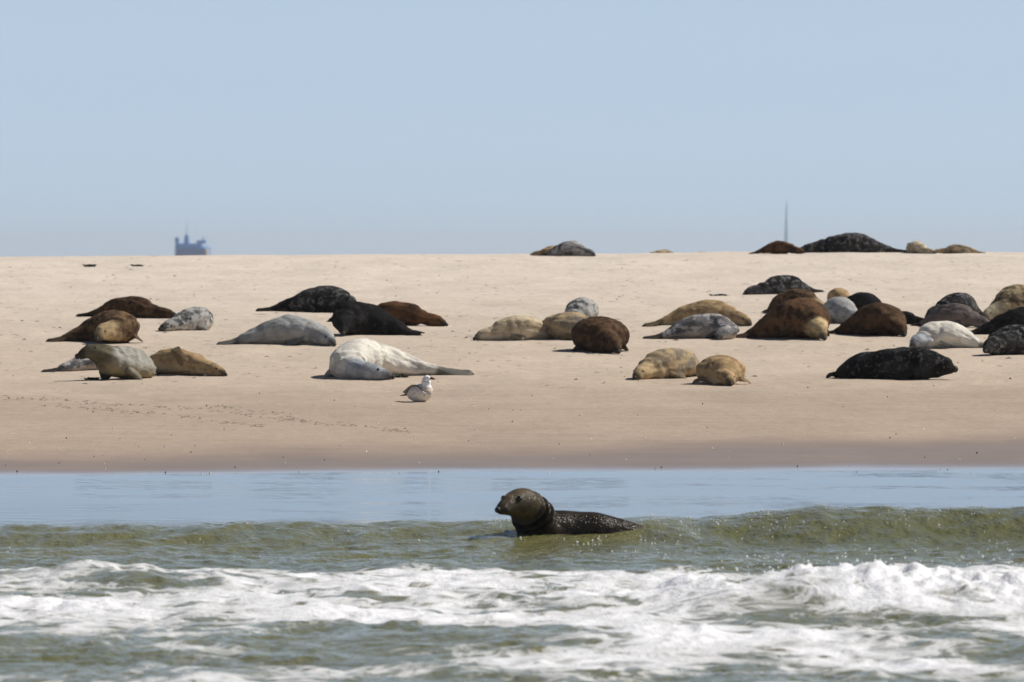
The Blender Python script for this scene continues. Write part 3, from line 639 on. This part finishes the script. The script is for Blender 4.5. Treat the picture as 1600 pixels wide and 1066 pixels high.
def scatter(name, mat, pts, kind_label, flat=.45):
    V, Fc = [], []
    for (x, y, r, rz) in pts:
        n = len(V); z = float(sand_z(x, y)); a0 = random.uniform(0, 1)
        ring = [(x + r * math.cos(a0 + k * 1.2566) * random.uniform(.7, 1.2), y + r * math.sin(a0 + k * 1.2566) * random.uniform(.7, 1.2), z - .004) for k in range(5)]
        V += ring + [(x + random.uniform(-.3, .3) * r, y + random.uniform(-.3, .3) * r, z + rz)]
        Fc += [(n + k, n + (k + 1) % 5, n + 5) for k in range(5)]
    o = mesh_obj(name, V, Fc, mat, smooth=False); tag(o, kind_label, kind='stuff')
CR = plain('sand_crumb', (.38, .305, .22), .9, var=.3); DK = plain('dark_grit', (.10, .08, .055), .9, var=.4); SH = plain('shell_white', (.72, .68, .62), .5, var=.15)
pts = []
for line, n in (([(-5, 622), (90, 626), (200, 634), (330, 640), (440, 656), (530, 664), (600, 670), (640, 676)], 150), ([(60, 634), (160, 640), (260, 648), (350, 660), (420, 668)], 90), ([(340, 634), (430, 646), (480, 660)], 40)):
    for _ in range(n):
        q = random.uniform(0, len(line) - 1.001); i = int(q); f = q - i
        u = line[i][0] * (1 - f) + line[i + 1][0] * f + random.gauss(0, 5); v = line[i][1] * (1 - f) + line[i + 1][1] * f + random.gauss(0, 1.6)
        x, y = ground_point(u, v); pts.append((x, y, random.uniform(.025, .085), random.uniform(.006, .02)))
scatter('footprint_crumbs', plain('damp_sand_crumb', (.31, .245, .175), .9, var=.3), pts, 'crumbled sand pushed up along the tracks on the damp sand')
pts, pts2 = [], []
for _ in range(900):
    u = random.uniform(-60, 1660); v = 404 + 200 * random.random() ** .9
    x, y = ground_point(u, v)
    if fbm(np.array([x * .7]), np.array([y * .25]), 2, 101)[0] > .05: (pts if random.random() < .7 else pts2).append((x, y, random.uniform(.015, .06), random.uniform(.004, .018)))
scatter('sand_clods', CR, pts, 'small clods of sand thrown up by the seals across the dry slope')
scatter('dark_grit', DK, pts2, 'dark bits of weed and grit scattered over the dry slope')
pts, pts2 = [], []
for _ in range(170):
    u = random.uniform(-40, 1640); v = random.uniform(625, 742) if random.random() < .75 else random.uniform(560, 640)
    x, y = ground_point(u, v); (pts if random.random() < .6 else pts2).append((x, y, random.uniform(.008, .018), random.uniform(.008, .022)))
scatter('shell_fragments', SH, pts, 'bits of white shell on the wet and damp sand')
scatter('pebbles', DK, pts2, 'small dark pebbles on the wet sand')

# ------------------------------------------------------------------ ships far out at sea
def box_faces(x0, x1, y0, y1, z0, z1, tx=0.0, ty=0.0):
    V = [(x0, y0, z0), (x1, y0, z0), (x1, y1, z0), (x0, y1, z0), (x0 + tx, y0 + ty, z1), (x1 - tx, y0 + ty, z1), (x1 - tx, y1 - ty, z1), (x0 + tx, y1 - ty, z1)]
    return V, [(3, 2, 1, 0), (4, 5, 6, 7), (0, 1, 5, 4), (1, 2, 6, 5), (2, 3, 7, 6), (3, 0, 4, 7)]
def bx(name, mat, parent, *a, bevel=.15, **k):
    V, Fc = box_faces(*a, **k); o = mesh_obj(name, V, Fc, mat, parent, smooth=False)
    bm = bmesh.new(); bm.from_mesh(o.data); bmesh.ops.bevel(bm, geom=bm.edges[:], offset=bevel, segments=1, affect='EDGES'); bm.to_mesh(o.data); bm.free(); return o
def tube(name, mat, parent, p0, p1, r0, r1):
    C = np.linspace(p0, p1, 5); T, S, U = frames(C); V, Fc = loft(C, S, U, np.linspace(r0, r1, 5), np.linspace(r0, r1, 5), 10); return mesh_obj(name, V, Fc, mat, parent)
def ship():
    D = 4000.0; root = bpy.data.objects.new('cargo_ship', None); COL.objects.link(root)
    root.location = ((297 - 800) / F * D, D, 0); root.rotation_euler = (0, 0, R(-.7))
    tag(root, 'hazy blue grey ship seen end-on beyond the crest of the sandbank', 'ship')
    hull = plain('ship_hull_haze_blue', (.12, .29, .58), .5, scale=.3); sup = plain('ship_superstructure_haze_blue', (.14, .33, .64), .5, scale=.3); lite = plain('ship_buff_sunlit', (.45, .36, .27), .5, scale=.3); dk = plain('ship_dark', (.02, .03, .045), .5)  # distance haze is put into the blue of hull and superstructure
    st = [(0, 7.6, 1), (6, 8.6, 1), (50, 8.7, 1), (75, 7.0, 1.05), (92, .5, 1.2)]
    V, Fc = [], []
    for y, hw, zf in st:
        V += [(-hw * .75, y, -2), (-hw, y, 3), (-hw, y, 8.6 * zf), (hw, y, 8.6 * zf), (hw, y, 3), (hw * .75, y, -2)]
    for i in range(len(st) - 1):
        for j in range(6): a, b = i * 6 + j, i * 6 + (j + 1) % 6; Fc.append((a, a + 6, b + 6, b))
    Fc += [tuple(range(6)), tuple(len(V) - 6 + j for j in range(5, -1, -1))]
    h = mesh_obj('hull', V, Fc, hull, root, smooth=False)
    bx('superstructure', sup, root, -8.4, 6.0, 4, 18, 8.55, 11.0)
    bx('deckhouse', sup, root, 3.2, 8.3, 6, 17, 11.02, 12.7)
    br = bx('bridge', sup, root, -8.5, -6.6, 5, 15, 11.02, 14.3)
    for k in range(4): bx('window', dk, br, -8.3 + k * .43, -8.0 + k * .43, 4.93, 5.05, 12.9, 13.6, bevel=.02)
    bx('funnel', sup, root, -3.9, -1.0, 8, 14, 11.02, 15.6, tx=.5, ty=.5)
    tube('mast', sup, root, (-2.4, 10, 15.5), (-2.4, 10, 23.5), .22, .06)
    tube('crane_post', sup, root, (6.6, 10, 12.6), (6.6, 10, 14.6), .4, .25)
    bx('sunlit_side_strip', lite, root, 7.0, 8.9, .2, 30, 3.2, 8.0)  # buff strip paints the sunlit side of the hull
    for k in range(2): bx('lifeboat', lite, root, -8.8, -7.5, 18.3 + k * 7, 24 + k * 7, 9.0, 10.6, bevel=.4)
ship()
def yacht(u, D, lean, label, mh):
    root = bpy.data.objects.new('sailing_yacht', None); COL.objects.link(root); root.location = ((u - 800) / F * D, D, 0); root.rotation_euler = (0, R(lean), R(84))
    tag(root, label, 'yacht', 'sailing yachts out at sea beyond the sandbank')
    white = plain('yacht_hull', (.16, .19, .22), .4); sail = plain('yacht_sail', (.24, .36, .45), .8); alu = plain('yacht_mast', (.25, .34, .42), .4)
    st = [(-5.5, .3), (-3, 1.3), (0, 1.6), (3, 1.2), (5.8, .1)]; V, Fc = [], []
    for x, hw in st: V += [(x, -hw, 1.1), (x, -hw * .6, -.3), (x, hw * .6, -.3), (x, hw, 1.1)]
    for i in range(4):
        for j in range(4): a, b = i * 4 + j, i * 4 + (j + 1) % 4; Fc.append((a, b, b + 4, a + 4))
    Fc += [(3, 2, 1, 0), (16, 17, 18, 19)]
    mesh_obj('hull', V, Fc, white, root); bx('cabin', white, root, -1.8, 2.2, -.9, .9, 1.1, 1.7)
    tube('mast', alu, root, (1, 0, 1.1), (1, 0, mh), .10, .05); tube('boom', alu, root, (1, 0, 2.2), (-3.8, .55, 2.2), .1, .08)
    def sheet(name, A, B, Cc, belly):
        V, Fc, n = [], [], 10
        for off in (0, .05):
            for i in range(n + 1):
                for j in range(n + 1):
                    a = i / n; b = j / n; p = (1 - a) * ((1 - b) * np.array(A) + b * np.array(B)) + a * np.array(Cc)
                    p = p + np.array([0, belly * math.sin(math.pi * b) * (1 - a) * 1.2 + off, 0]); V.append(tuple(p))
        N = (n + 1) ** 2
        for i in range(n):
            for j in range(n):
                q = i * (n + 1) + j; Fc.append((q, q + 1, q + n + 2, q + n + 1)); Fc.append((N + q + n + 1, N + q + n + 2, N + q + 1, N + q))
        mesh_obj(name, V, Fc, sail, root)
    sheet('mainsail', (.85, .05, 2.4), (-3.7, .5, 2.4), (.85, .05, mh - .6), .25)
    sheet('jib', (5.4, 0, 1.3), (1.2, .5, 1.7), (1.15, .02, mh - 2.0), .3)
yacht(1229, 1800.0, -2.0, 'faint distant sailing yacht seen as a thin mast above the brown seal on the crest', 17.0)
yacht(1607, 1800.0, 4.0, 'faint distant yacht whose sail just enters at the right edge of the picture', 12.0)

# ------------------------------------------------------------------ sea haze
V, Fc = box_faces(-8500, 8500, -300, 13000, -5, 45)
hz = mesh_obj('haze', V, Fc, None, smooth=False); tag(hz, kind='stuff')
hm = bpy.data.materials.new('haze_air'); hm.use_nodes = True; hn = hm.node_tree.nodes; hn.remove(hn['Principled BSDF'])
pv = hn.new('ShaderNodeVolumePrincipled'); pv.inputs['Color'].default_value = (.92, .97, 1.0, 1); pv.inputs['Anisotropy'].default_value = .3; pv.inputs['Density'].default_value = .8e-4
hm.node_tree.links.new(pv.outputs[0], hn['Material Output'].inputs['Volume']); hz.data.materials.append(hm)
